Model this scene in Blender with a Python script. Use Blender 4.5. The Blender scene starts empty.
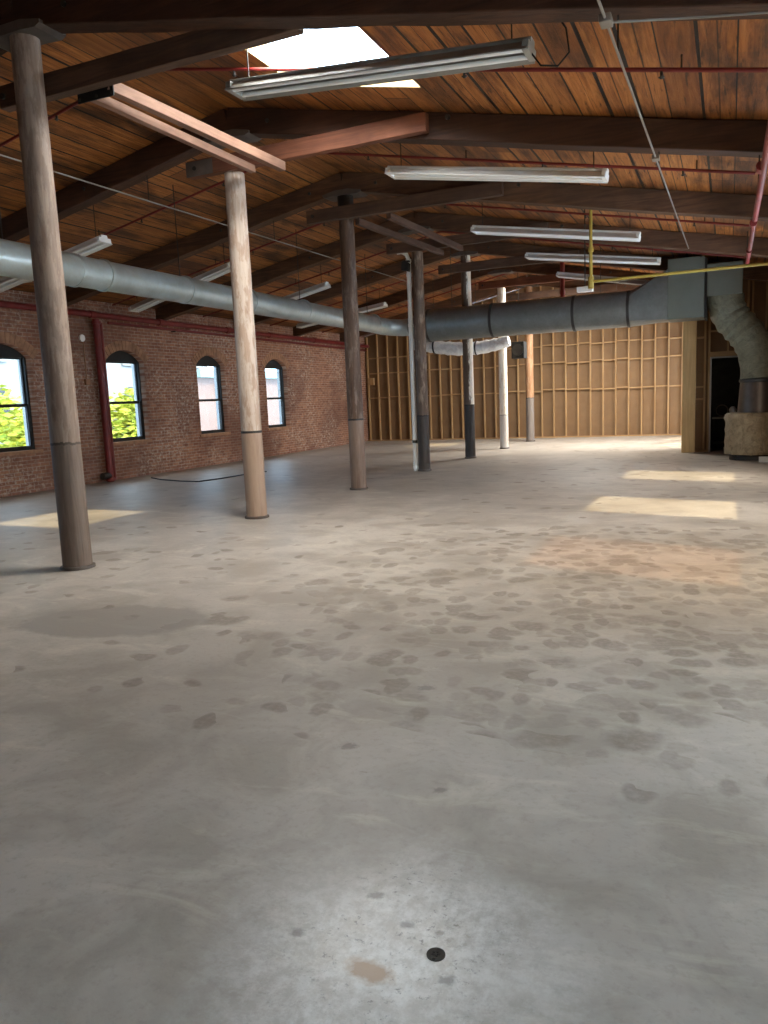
import bpy, bmesh, math, random
from mathutils import Vector, Matrix, noise
R = random.Random(11)
S = bpy.context.scene
C = S.collection

# ------------------------------------------------------------------ helpers
class MB:
    """collects shapes into one bmesh, all in world coordinates"""
    def __init__(self):
        self.b = bmesh.new()
    def face(self, pts):
        return self.b.faces.new([self.b.verts.new(p) for p in pts])
    def box(self, c, s, rot=None):
        m = Matrix.Translation(c) @ (rot.to_4x4() if rot else Matrix()) @ Matrix.Diagonal((s[0], s[1], s[2], 1))
        return bmesh.ops.create_cube(self.b, size=1, matrix=m)['verts']
    def box2(self, a, b):
        return self.box(((a[0]+b[0])/2, (a[1]+b[1])/2, (a[2]+b[2])/2), (abs(b[0]-a[0]), abs(b[1]-a[1]), abs(b[2]-a[2])))
    def beam(self, p0, p1, w, h, up=(0, 0, 1), n=1, rough=0.0):
        """rectangular bar from p0 to p1, w across, h along up; n slices with a little unevenness"""
        p0, p1, up = Vector(p0), Vector(p1), Vector(up)
        d = (p1-p0).normalized(); s = d.cross(up).normalized(); u = s.cross(d)
        rings = []
        for i in range(n+1):
            c = p0.lerp(p1, i/n); ring = []
            for a, b in ((-1, -1), (1, -1), (1, 1), (-1, 1)):
                q = c + s*a*w/2 + u*b*h/2
                if rough:
                    q += Vector((noise.noise(q*2.3), noise.noise(q*2.3+Vector((9, 0, 0))), noise.noise(q*2.3+Vector((0, 9, 0)))))*rough
                ring.append(self.b.verts.new(q))
            rings.append(ring)
        for i in range(n):
            for j in range(4):
                k = (j+1) % 4
                self.b.faces.new((rings[i][j], rings[i][k], rings[i+1][k], rings[i+1][j]))
        self.b.faces.new(rings[0][::-1]); self.b.faces.new(rings[-1])
    def tube(self, pts, r, seg=12, caps=True):
        pts = [Vector(p) for p in pts]
        rs = r if isinstance(r, (list, tuple)) else [r]*len(pts)
        t0 = (pts[1]-pts[0]).normalized()
        ref = Vector((0, 0, 1)) if abs(t0.z) < .9 else Vector((1, 0, 0))
        nrm = t0.cross(ref).normalized(); rings = []
        for i, p in enumerate(pts):
            t = (pts[min(i+1, len(pts)-1)] - pts[max(i-1, 0)])
            t = t.normalized() if t.length > 1e-9 else t0
            nrm = (nrm - t*nrm.dot(t)).normalized(); bn = t.cross(nrm)
            rings.append([self.b.verts.new(p + (nrm*math.cos(a)+bn*math.sin(a))*rs[i]) for a in [2*math.pi*k/seg for k in range(seg)]])
        for i in range(len(rings)-1):
            for j in range(seg):
                k = (j+1) % seg
                self.b.faces.new((rings[i][j], rings[i][k], rings[i+1][k], rings[i+1][j]))
        if caps:
            self.b.faces.new(rings[0][::-1]); self.b.faces.new(rings[-1])
        return rings
    def lathe(self, c, prof, seg=24):
        """prof: (radius, z) pairs round a vertical axis at c"""
        self.tube([(c[0], c[1], c[2]+z) for r, z in prof], [r for r, z in prof], seg)
    def prism(self, outline, axis, a, b):
        """outline: 2D points in the two other axes; extruded from a to b along axis"""
        def P(q, t):
            return {0: (t, q[0], q[1]), 1: (q[0], t, q[1]), 2: (q[0], q[1], t)}[axis]
        A = [self.b.verts.new(P(q, a)) for q in outline]; B = [self.b.verts.new(P(q, b)) for q in outline]
        n = len(outline)
        self.b.faces.new(A[::-1]); self.b.faces.new(B)
        for i in range(n):
            j = (i+1) % n
            self.b.faces.new((A[i], A[j], B[j], B[i]))
    def build(self, name, mat, parent=None, smooth=False, bevel=0.0):
        bmesh.ops.recalc_face_normals(self.b, faces=self.b.faces[:])
        me = bpy.data.meshes.new(name); self.b.to_mesh(me); self.b.free()
        if mat: me.materials.append(mat)
        if smooth:
            me.polygons.foreach_set('use_smooth', [True]*len(me.polygons))
        o = bpy.data.objects.new(name, me); C.objects.link(o)
        if smooth:
            md = o.modifiers.new('edges', 'EDGE_SPLIT'); md.split_angle = math.radians(40)
        if bevel:
            md = o.modifiers.new('bevel', 'BEVEL'); md.width = bevel; md.segments = 2; md.limit_method = 'ANGLE'; md.angle_limit = math.radians(50)
        if parent: child(o, parent)
        return o

def child(o, p):
    o.parent = p
    o.matrix_parent_inverse = world_of(p).inverted()
def world_of(o):
    m = Matrix.LocRotScale(o.location, o.rotation_euler, o.scale)
    return (world_of(o.parent) @ o.matrix_parent_inverse @ m) if o.parent else m
def tag(o, label=None, cat=None, group=None, kind=None):
    if label: o['label'] = label
    if cat: o['category'] = cat
    if group: o['group'] = group
    if kind: o['kind'] = kind
    return o
def thing(name, loc, label, cat, group=None):
    o = bpy.data.objects.new(name, None); C.objects.link(o); o.location = loc; o.empty_display_size = .2
    return tag(o, label, cat, group)
def struct(name, loc=(0, 0, 0), label=None):
    o = bpy.data.objects.new(name, None); C.objects.link(o); o.location = loc
    return tag(o, label, None, None, 'structure')

# ------------------------------------------------------------------ materials
class N:
    def __init__(self, name):
        self.m = bpy.data.materials.new(name); self.m.use_nodes = True
        self.t = self.m.node_tree; self.n = self.t.nodes; self.l = self.t.links
        self.n.clear()
        self.out = self.n.new('ShaderNodeOutputMaterial')
        self.p = self.n.new('ShaderNodeBsdfPrincipled'); self.l.new(self.p.outputs[0], self.out.inputs[0])
    def add(self, kind, **kw):
        n = self.n.new(kind)
        for k, v in kw.items(): setattr(n, k, v)
        return n
    def put(self, sock, v):
        if hasattr(v, 'links') or isinstance(v, bpy.types.NodeSocket): self.l.new(v, sock)
        else: sock.default_value = v
    def coord(self, scale=(1, 1, 1), rot=(0, 0, 0), loc=(0, 0, 0)):
        tc = self.add('ShaderNodeTexCoord'); mp = self.add('ShaderNodeMapping')
        self.l.new(tc.outputs['Object'], mp.inputs[0])
        mp.inputs['Scale'].default_value = scale; mp.inputs['Rotation'].default_value = rot; mp.inputs['Location'].default_value = loc
        return mp.outputs[0]
    def noise(self, v, scale, detail=4, rough=.55, dist=0):
        n = self.add('ShaderNodeTexNoise'); self.l.new(v, n.inputs['Vector'])
        n.inputs['Scale'].default_value = scale; n.inputs['Detail'].default_value = detail
        n.inputs['Roughness'].default_value = rough; n.inputs['Distortion'].default_value = dist
        return n.outputs['Fac']
    def ramp(self, f, stops, interp='LINEAR'):
        r = self.add('ShaderNodeValToRGB'); self.l.new(f, r.inputs[0]); r.color_ramp.interpolation = interp
        e = r.color_ramp.elements
        while len(e) < len(stops): e.new(.5)
        for el, (p, c) in zip(e, stops):
            el.position = p; el.color = (c, c, c, 1) if isinstance(c, (int, float)) else (c[0], c[1], c[2], 1)
        return r.outputs[0]
    def mix(self, f, a, b, mode='MIX'):
        m = self.add('ShaderNodeMix', data_type='RGBA', blend_type=mode)
        self.put(m.inputs[0], f)
        for s, v in ((6, a), (7, b)):
            self.put(m.inputs[s], v if not isinstance(v, tuple) or len(v) == 4 else (*v, 1))
        return m.outputs[2]
    def math(self, op, a, b=None, c=None):
        m = self.add('ShaderNodeMath', operation=op)
        for i, v in enumerate((a, b, c)):
            if v is not None: self.put(m.inputs[i], v)
        return m.outputs[0]
    def sep(self, v):
        s = self.add('ShaderNodeSeparateXYZ'); self.l.new(v, s.inputs[0]); return s.outputs
    def comb(self, x=0., y=0., z=0.):
        s = self.add('ShaderNodeCombineXYZ')
        for i, v in enumerate((x, y, z)): self.put(s.inputs[i], v)
        return s.outputs[0]
    def bump(self, h, strength=.3, dist=.02):
        b = self.add('ShaderNodeBump'); self.l.new(h, b.inputs['Height'])
        b.inputs['Strength'].default_value = strength; b.inputs['Distance'].default_value = dist
        self.l.new(b.outputs[0], self.p.inputs['Normal'])
    def set(self, col=None, rough=None, metal=None, spec=None):
        if col is not None: self.put(self.p.inputs['Base Color'], col if not isinstance(col, tuple) or len(col) == 4 else (*col, 1))
        if rough is not None: self.put(self.p.inputs['Roughness'], rough)
        if metal is not None: self.p.inputs['Metallic'].default_value = metal
        if spec is not None: self.put(self.p.inputs['Specular IOR Level'], spec)
        return self.m

def wood(name, dark, light, axis=2, scale=1., rough=.7, stain=.35):
    n = N(name)
    sc = [14*scale]*3; sc[axis] = 1.1*scale
    v = n.coord(tuple(sc))
    g = n.noise(v, 1.0, 6, .65, 1.2)
    big = n.noise(n.coord((1.2, 1.2, 1.2)), 1.3, 3)
    c = n.ramp(g, [(.3, dark), (.72, light)])
    c = n.mix(n.ramp(big, [(.42, stain), (.6, 0.)]), c, tuple(x*.35 for x in dark))
    n.bump(g, .35, .01)
    return n.set(c, rough, spec=.3)

def paint(name, col, rough=.5, metal=0., var=.25, scale=6.):
    n = N(name)
    f = n.noise(n.coord(), scale, 5, .6)
    c = n.mix(n.ramp(f, [(.35, 1.), (.7, 0.)]), col, tuple(x*(1-var) for x in col))
    return n.set(c, rough, metal)

M = {}
M['rafter'] = wood('dark_rafter_timber', (.030, .013, .007), (.086, .035, .017), 0)
M['rafter_brown'] = wood('brown_rafter_timber', (.056, .026, .014), (.155, .074, .036), 0)
M['collar'] = wood('collar_timber', (.055, .029, .019), (.14, .075, .045), 0)
M['collar_red'] = wood('reddish_collar_timber', (.11, .038, .020), (.235, .09, .048), 0)
M['rail_pale'] = wood('pale_runner_timber', (.18, .095, .065), (.32, .185, .125), 1)
M['rail_dark'] = wood('dark_runner_timber', (.055, .030, .020), (.13, .07, .045), 1)
M['pine'] = wood('pine_stud', (.31, .18, .078), (.45, .285, .135), 2, .7, .7, .1)
M['pine_h'] = wood('pine_blocking', (.31, .18, .078), (.45, .285, .135), 0, .7, .7, .1)
M['post_pine'] = wood('pine_post', (.58, .37, .16), (.78, .54, .26), 2, .7, .7, .05)
M['sheath'] = paint('tan_sheathing', (.205, .118, .055), .8, 0, .18, 2.)
M['red'] = paint('red_pipe_paint', (.19, .015, .012), .55, 0, .35)
M['yellow'] = paint('yellow_pipe_paint', (.42, .30, .05), .5, 0, .2)
M['white_enamel'] = paint('white_enamel', (.74, .73, .69), .4, 0, .12)
M['tube_white'] = paint('fluorescent_tube_glass', (.86, .86, .84), .2, 0, .02)
M['housing_grey'] = paint('dusty_grey_enamel', (.27, .255, .23), .45, 0, .25)
M['conduit'] = paint('zinc_conduit', (.22, .195, .165), .5, .3, .2)
M['black'] = paint('black_paint', (.010, .010, .010), .8, 0, .3)
M['iron'] = paint('dark_iron', (.05, .045, .04), .55, .5, .4)
M['frame_black'] = paint('black_window_frame', (.012, .012, .012), .75, 0, .2)
M['white_pvc'] = paint('white_pvc', (.82, .80, .75), .4, 0, .1)
M['plate'] = paint('grey_bearing_plate', (.11, .085, .07), .6, .2, .3)
M['grey_box'] = paint('grey_steel_box', (.30, .29, .27), .5, .3, .2)
M['cord'] = paint('dark_blue_cord', (.03, .035, .05), .6, 0, .1)
M['jamb_pale'] = paint('pale_grey_jamb', (.36, .37, .37), .7, 0, .1)

def deck():
    n = N('ceiling_planks')
    tc = n.coord(); x, y, z = n.sep(tc)
    W = .29
    xi = n.math('DIVIDE', x, W); idx = n.math('FLOOR', xi); fr = n.math('FRACT', xi)
    wn = n.add('ShaderNodeTexWhiteNoise', noise_dimensions='1D'); n.l.new(idx, wn.inputs['W'])
    rnd = wn.outputs['Value']
    yo = n.math('MULTIPLY_ADD', rnd, 3.1, n.math('DIVIDE', y, 3.18))
    yi = n.math('FLOOR', yo)
    wn2 = n.add('ShaderNodeTexWhiteNoise', noise_dimensions='2D'); n.l.new(n.comb(idx, yi, 0.), wn2.inputs['Vector'])
    r2 = wn2.outputs['Value']
    gv = n.comb(n.math('MULTIPLY', x, 16.), n.math('MULTIPLY_ADD', idx, 7.3, n.math('MULTIPLY', y, .9)), n.math('MULTIPLY', idx, 3.7))
    g = n.noise(gv, 1., 7, .70, 1.2)
    c1 = n.ramp(g, [(.28, (.135, .038, .008)), (.5, (.37, .128, .026)), (.76, (.60, .245, .060))])
    c2 = n.ramp(g, [(.28, (.105, .034, .010)), (.5, (.27, .098, .025)), (.76, (.44, .185, .052))])
    c = n.mix(r2, c1, c2)
    c = n.mix(n.math('MULTIPLY', n.math('LESS_THAN', r2, .26), .6), c, (.080, .028, .010))
    # old soot and water marks, drawn out along the boards
    st = n.noise(n.coord((2.2, .55, 2.2)), 1.1, 5, .62)
    c = n.mix(n.ramp(st, [(.37, .8), (.52, 0.)]), c, (.036, .014, .006))
    sm = n.noise(n.comb(n.math('MULTIPLY', x, 22.), n.math('MULTIPLY', y, 1.7), idx), 1., 4, .6, .4)
    c = n.mix(n.ramp(sm, [(.30, .9), (.42, 0.)]), c, (.024, .011, .006))
    wn3 = n.add('ShaderNodeTexWhiteNoise', noise_dimensions='1D'); n.l.new(n.math('ADD', idx, 51.3), wn3.inputs['W'])
    gapw = n.math('MULTIPLY_ADD', wn3.outputs['Value'], .09, .035)
    gap = n.math('LESS_THAN', fr, gapw)
    half = n.math('LESS_THAN', n.math('ABSOLUTE', n.math('SUBTRACT', fr, .54)), n.math('MULTIPLY', wn3.outputs['Value'], .022))
    c = n.mix(n.math('MULTIPLY', half, .85), c, (.02, .009, .005))
    c = n.mix(gap, c, (.008, .005, .004))
    ends = n.math('MULTIPLY', n.math('LESS_THAN', n.math('FRACT', yo), .005), n.math('LESS_THAN', r2, .3))
    c = n.mix(ends, c, (.02, .01, .006))
    n.bump(n.math('SUBTRACT', g, n.math('MULTIPLY', gap, 2.)), .5, .012)
    return n.set(c, .62, spec=.3)
M['deck'] = deck()

def brick(axis_u):
    n = N('old_red_brick' if axis_u == 1 else 'old_red_brick_end')
    x, y, z = n.sep(n.coord())
    v = n.comb(y if axis_u == 1 else x, z, 0.)
    wob = n.noise(v, 3., 3)
    v2 = n.add('ShaderNodeVectorMath', operation='ADD'); n.l.new(v, v2.inputs[0])
    n.l.new(n.comb(0., n.math('MULTIPLY', wob, .02), 0.), v2.inputs[1])
    b = n.add('ShaderNodeTexBrick'); n.l.new(v2.outputs[0], b.inputs['Vector'])
    b.offset = .5
    for k, val in dict(Scale=1., **{'Mortar Size': .009, 'Mortar Smooth': .3, 'Bias': -.1, 'Brick Width': .215, 'Row Height': .072}).items():
        b.inputs[k].default_value = val
    b.inputs['Color1'].default_value = (.26, .112, .062, 1); b.inputs['Color2'].default_value = (.44, .21, .118, 1)
    b.inputs['Mortar'].default_value = (.44, .33, .25, 1)
    c = b.outputs['Color']
    f = n.noise(v, 9., 4, .6)
    c = n.mix(n.ramp(f, [(.35, .5), (.65, 0.)]), c, (.15, .062, .045))
    # soot and pale bloom in patches of their own
    so = n.noise(v, .55, 4, .6)
    c = n.mix(n.ramp(so, [(.40, .6), (.57, 0.)]), c, (.12, .058, .042))
    wv = n.noise(v, 12., 6, .72); wm = n.noise(v, .8, 3, .5)
    low = n.math('MULTIPLY', n.ramp(wv, [(.50, 0.), (.62, 1.)]), n.ramp(wm, [(.46, 0.), (.58, .62)]))
    c = n.mix(low, c, (.56, .47, .38))
    n.bump(n.math('SUBTRACT', n.math('MULTIPLY', f, .4), b.outputs['Fac']), .5, .012)
    return n.set(c, .85, spec=.2)
M['brick'] = brick(1); M['brick_end'] = brick(0)

def concrete():
    n = N('worn_concrete')
    v = n.coord(); x, y, z = n.sep(v)
    a = n.noise(v, .45, 6, .6, .4); b = n.noise(v, 2.1, 8, .62, .6); d = n.noise(v, 26., 4, .7)
    c = n.ramp(a, [(.3, (.312, .274, .238)), (.5, (.392, .350, .308)), (.7, (.472, .428, .380))])
    c = n.mix(n.ramp(b, [(.38, .6), (.56, 0.)]), c, (.24, .208, .172))
    c = n.mix(n.ramp(n.noise(n.coord((1.3, 3., 1)), 1.2, 6, .65, 1.), [(.54, 0.), (.70, .5)]), c, (.55, .50, .42))
    c = n.mix(n.ramp(d, [(.30, .35), (.48, 0.)]), c, (.22, .19, .16))
    # shoe prints : soft oblong dabs, dense on the right half of the room
    reg = n.noise(v, .8, 3, .5); wob = n.noise(v, 4.2, 3)
    yr = n.math('MULTIPLY', n.ramp(n.math('DIVIDE', y, 12.), [(.22, 0.), (.34, 1.)]), n.ramp(n.math('DIVIDE', y, 12.), [(.60, 1.), (.76, .12)]))
    rx = n.math('MULTIPLY', n.math('MAXIMUM', n.math('MINIMUM', n.math('MULTIPLY_ADD', x, .30, 1.28), 1.), .10), yr)
    prints = None
    for (sx, sy, off, dens, rot, soft) in ((6.2, 4.0, 0., .95, .25, .12), (4.6, 6.4, 13.7, .8, -.3, .16), (3.0, 3.6, 31., .6, .5, .22)):
        ca, sa = math.cos(rot), math.sin(rot)
        u = n.math('ADD', n.math('MULTIPLY', x, ca*sx), n.math('MULTIPLY', y, sa*sx)); w_ = n.math('SUBTRACT', n.math('MULTIPLY', y, ca*sy), n.math('MULTIPLY', x, sa*sy))
        pv = n.comb(n.math('MULTIPLY_ADD', wob, .6, u), n.math('MULTIPLY_ADD', wob, .8, w_), off)
        vo = n.add('ShaderNodeTexVoronoi', feature='F1', voronoi_dimensions='2D'); n.l.new(pv, vo.inputs['Vector']); vo.inputs['Scale'].default_value = 1.; vo.inputs['Randomness'].default_value = 1.
        pick = n.sep(vo.outputs['Color'])
        size = n.math('MULTIPLY_ADD', pick[1], .18, .16)
        dab = n.ramp(n.math('SUBTRACT', vo.outputs['Distance'], size), [(.0, 1.), (soft, 0.)])
        on = n.math('LESS_THAN', pick[0], n.math('MULTIPLY', rx, n.math('MULTIPLY', n.ramp(reg, [(.32, .25), (.55, 1.)]), dens)))
        f_ = n.math('MULTIPLY', n.math('MULTIPLY', dab, on), n.math('MULTIPLY_ADD', pick[2], .46, .20))
        prints = f_ if prints is None else n.math('MAXIMUM', prints, f_)
    tex = n.ramp(n.noise(v, 30., 3, .6), [(.3, .55), (.6, 1.)])
    prints = n.math('MULTIPLY', prints, tex)
    c = n.mix(prints, c, (.155, .125, .098))
    # grey stain by the first post, brown scuff and painted skylight reflection near the viewer
    def spot(cx, cy, rx_, ry_, rot, edge, col, amt, col_in, nz=.5, ns=3.):
        dx = n.math('SUBTRACT', x, cx); dy = n.math('SUBTRACT', y, cy)
        ca, sa = math.cos(rot), math.sin(rot)
        u = n.math('DIVIDE', n.math('ADD', n.math('MULTIPLY', dx, ca), n.math('MULTIPLY', dy, sa)), rx_)
        w = n.math('DIVIDE', n.math('SUBTRACT', n.math('MULTIPLY', dy, ca), n.math('MULTIPLY', dx, sa)), ry_)
        r = n.math('SQRT', n.math('ADD', n.math('MULTIPLY', u, u), n.math('MULTIPLY', w, w)))
        r = n.math('MULTIPLY_ADD', n.noise(v, ns, 5, .65), nz*2, n.math('SUBTRACT', r, nz))
        return n.mix(n.ramp(r, [(1-edge if edge < 1 else 0., amt), (1., 0.)]), col_in, col)
    c = spot(-4.05, 4.15, .75, .42, .25, .12, (.235, .21, .185), .75, c, .45, 2.2)
    c = spot(-2.9, 5.2, .55, .3, .3, .12, (.26, .225, .19), .6, c, .5, 3.)
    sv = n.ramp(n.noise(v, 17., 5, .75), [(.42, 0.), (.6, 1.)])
    c2 = spot(-.82, 1.72, .62, .62, 0., .9, (.70, .68, .65), .95, c, .35, 4.)  # pale spot painting the skylight's reflection on the floor
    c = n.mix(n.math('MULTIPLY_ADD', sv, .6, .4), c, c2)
    fl = n.noise(v, 46., 5, .75); pa = n.noise(v, 7., 4, .6)
    fleck = n.math('MULTIPLY', n.ramp(fl, [(.36, 1.), (.44, 0.)]), n.ramp(pa, [(.45, 0.), (.56, 1.)]))
    c3 = spot(-.82, 1.82, .42, .5, 0., .5, (.12, .11, .10), 1., c, .3, 5.)
    c = n.mix(n.math('MULTIPLY', fleck, .75), c, c3)
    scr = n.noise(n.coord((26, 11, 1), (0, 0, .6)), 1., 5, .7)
    c4 = spot(-.82, 1.75, .40, .5, 0., .5, (.80, .79, .77), .9, c, .3, 5.)  # whitish scratches that brighten the painted reflection
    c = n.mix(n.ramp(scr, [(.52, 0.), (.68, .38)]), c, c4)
    c = spot(-.845, 1.655, .085, .045, -.15, .45, (.36, .235, .145), .9, c, .6, 26.)
    for (cx, cy, q) in ((-.96, 1.95, .03), (-.99, 2.62, .035), (-1.10, 1.72, .03), (-.82, 1.86, .028), (-.72, 1.86, .02), (-1.5, 2.85, .05), (-1.42, 3.6, .06), (-.64, 1.70, .03)):
        c = spot(cx, cy, q, q*.7, .4, .5, (.13, .115, .10), .6, c, .9, 40.)
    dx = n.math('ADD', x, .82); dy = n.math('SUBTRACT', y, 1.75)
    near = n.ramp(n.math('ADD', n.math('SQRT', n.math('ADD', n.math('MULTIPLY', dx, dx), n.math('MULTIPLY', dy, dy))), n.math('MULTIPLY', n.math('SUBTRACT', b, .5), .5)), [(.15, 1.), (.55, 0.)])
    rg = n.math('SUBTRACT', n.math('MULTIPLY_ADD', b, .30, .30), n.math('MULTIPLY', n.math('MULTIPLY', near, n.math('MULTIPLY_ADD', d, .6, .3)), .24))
    rg = n.math('ADD', rg, n.math('MULTIPLY', prints, .2))
    n.bump(n.math('ADD', n.math('MULTIPLY', b, .6), n.math('MULTIPLY', d, .25)), .22, .02)
    return n.set(c, rg, spec=.42)
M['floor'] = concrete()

def galvanized(name, base, dust, rough=.42):
    n = N(name)
    v = n.coord()
    f = n.noise(v, 3.2, 5, .65); sp = n.noise(v, 22., 3, .6)
    c = n.mix(n.ramp(f, [(.3, 0.), (.72, 1.)]), base, tuple(x*.72 for x in base))
    c = n.mix(n.ramp(sp, [(.35, .25), (.6, 0.)]), c, dust)
    n.bump(f, .12, .02)
    return n.set(c, rough, .55)
M['duct'] = galvanized('galvanized_duct', (.50, .575, .57), (.40, .38, .32), .36)
M['duct_dark'] = galvanized('dull_grey_duct', (.27, .285, .275), (.16, .155, .14), .45)
M['box_grey'] = paint('dull_grey_sheet_metal', (.16, .178, .15), .5, .25, .15, 2.)
M['band'] = paint('dark_duct_band', (.055, .055, .055), .5, .4, .2)

def wrap(name, col, dark, sc=7.):
    n = N(name)
    v = n.coord()
    f = n.noise(v, sc, 5, .7, .8)
    c = n.ramp(f, [(.3, dark), (.62, col)])
    n.bump(f, .9, .05)
    return n.set(c, .5, 0., .5)
M['s_wrap'] = wrap('grey_green_duct_wrap', (.24, .25, .185), (.13, .135, .10))
M['white_wrap'] = wrap('white_duct_wrap', (.86, .87, .85), (.55, .56, .56), 5.)
M['drum_wrap'] = wrap('tan_insulation', (.40, .31, .185), (.20, .145, .08), 9.)

def column_mat(name, wd, wl, pd, pl, zsplit=1.25, side=None, amount=1., low=None):
    """bare timber (wd..wl) under worn paint (pd..pl); below zsplit the paint low = (dark, light)"""
    n = N(name)
    x, y, z = n.sep(n.coord())
    v = n.comb(n.math('MULTIPLY', x, 16.), n.math('MULTIPLY', y, 16.), n.math('MULTIPLY', z, 1.4))
    g = n.noise(v, 1., 6, .66, 1.)
    w = n.ramp(g, [(.3, wd), (.7, wl)]); p = n.ramp(g, [(.3, pd), (.7, pl)])
    pe = n.noise(n.comb(n.math('MULTIPLY', x, 9.), n.math('MULTIPLY', y, 9.), n.math('MULTIPLY', z, 2.2)), 1.4, 6, .7)
    m = n.ramp(pe, [(.47-.3*(amount-.5), 0.), (.55-.3*(amount-.5), 1.)])
    if side is not None:       # pale tone only on faces turned towards side
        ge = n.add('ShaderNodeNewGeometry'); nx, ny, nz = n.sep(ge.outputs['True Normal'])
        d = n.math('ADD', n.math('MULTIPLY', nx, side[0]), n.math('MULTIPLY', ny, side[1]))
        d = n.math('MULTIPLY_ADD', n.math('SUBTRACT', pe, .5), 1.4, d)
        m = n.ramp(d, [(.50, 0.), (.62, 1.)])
    c = n.mix(m, w, p)
    if low is not None:
        zz = n.math('MULTIPLY_ADD', n.math('SUBTRACT', g, .5), .06, z)
        c = n.mix(n.math('LESS_THAN', zz, zsplit), c, n.ramp(g, [(.3, low[0]), (.7, low[1])]))
        c = n.mix(n.math('LESS_THAN', n.math('ABSOLUTE', n.math('SUBTRACT', zz, zsplit)), .012), c, tuple(q*.6 for q in low[0]))
    n.bump(g, .45, .012)
    return n.set(c, .65, spec=.3)
BR = ((.055, .032, .022), (.13, .078, .052))
COL = [
    column_mat('post_grey_brown', (.155, .11, .085), (.25, .185, .145), (.235, .175, .135), (.31, .24, .195), 1.22, None, .5, ((.115, .085, .068), (.20, .15, .12))),
    column_mat('post_pale_pinkish', (.30, .20, .145), (.46, .34, .26), (.42, .33, .265), (.56, .46, .38), 1.16, None, .6, ((.27, .18, .125), (.37, .26, .19))),
    column_mat('post_dark_brown', *BR, (.11, .075, .055), (.20, .145, .11), 1.2, None, .4, ((.13, .085, .062), (.24, .165, .125))),
    column_mat('post_brown_flaking', (.075, .048, .033), (.17, .115, .08), (.2, .14, .1), (.3, .22, .16), 1.15, None, .35, ((.040, .032, .028), (.075, .060, .050))),
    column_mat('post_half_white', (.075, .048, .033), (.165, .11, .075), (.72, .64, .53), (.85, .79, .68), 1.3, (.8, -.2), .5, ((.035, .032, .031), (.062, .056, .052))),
    column_mat('post_white', (.50, .38, .26), (.66, .52, .38), (.75, .66, .54), (.88, .80, .68), .95, None, .8, ((.50, .45, .40), (.62, .57, .51))),
    column_mat('post_orange_tan', (.27, .135, .065), (.38, .21, .11), (.36, .2, .11), (.44, .27, .16), 1.38, None, .4, ((.14, .115, .10), (.22, .185, .16))),
]

def glass(name, tint, refl=.08):
    n = N(name)
    n.n.remove(n.p)
    t = n.add('ShaderNodeBsdfTransparent'); t.inputs[0].default_value = (*tint, 1)
    g = n.add('ShaderNodeBsdfGlossy'); g.inputs['Roughness'].default_value = .02
    fr = n.add('ShaderNodeFresnel'); fr.inputs[0].default_value = 1.45
    mx = n.add('ShaderNodeMixShader'); ge = n.add('ShaderNodeNewGeometry')
    n.l.new(n.math('MULTIPLY', fr.outputs[0], n.math('SUBTRACT', 1., ge.outputs['Backfacing'])), mx.inputs[0]); n.l.new(t.outputs[0], mx.inputs[1]); n.l.new(g.outputs[0], mx.inputs[2])
    n.l.new(mx.outputs[0], n.out.inputs[0])
    return n.m
M['glass_tint'] = glass('tinted_window_glass', (.74, .76, .75))
M['glass_clear'] = glass('clear_window_glass', (.97, .975, .97))
def frosted():  # made-up finish for unseen panes, scatters the sun near the viewer
    n = N('sun_diffusing_glass'); n.n.remove(n.p)
    t = n.add('ShaderNodeBsdfTranslucent'); t.inputs[0].default_value = (.75, .74, .70, 1); n.l.new(t.outputs[0], n.out.inputs[0]); return n.m
M['glass_diffusing'] = frosted()
def amber():  # made-up tint for an unseen pane, throws a faint orange sun patch
    n = N('sun_tinting_glass'); n.n.remove(n.p)
    a = n.add('ShaderNodeBsdfTransparent'); a.inputs[0].default_value = (1., .72, .45, 1)
    t = n.add('ShaderNodeBsdfTranslucent'); t.inputs[0].default_value = (.75, .68, .55, 1)
    mx = n.add('ShaderNodeMixShader'); mx.inputs[0].default_value = .5
    n.l.new(a.outputs[0], mx.inputs[1]); n.l.new(t.outputs[0], mx.inputs[2]); n.l.new(mx.outputs[0], n.out.inputs[0]); return n.m
M['glass_sun_tint'] = amber()

# ------------------------------------------------------------------ layout (metres, eye at the origin, 1.5 up; y runs down the room)
XL, XR, XC = -12.44, 1.0, -5.81
YF, YB = 26.56, -3.0
RIDGE, SL = 5.20, 0.20
Y0, BAY = 5.54, 3.18
YT = [Y0+BAY*k for k in range(7)]
def deck_z(x): return RIDGE - SL*abs(x-XC)
def raf_z(x): return deck_z(x) - .30

# ------------------------------------------------------------------ floor
m = MB()
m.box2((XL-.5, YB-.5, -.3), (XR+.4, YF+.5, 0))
tag(m.build('floor', M['floor']), 'bare worn concrete floor', kind='structure')

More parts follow.
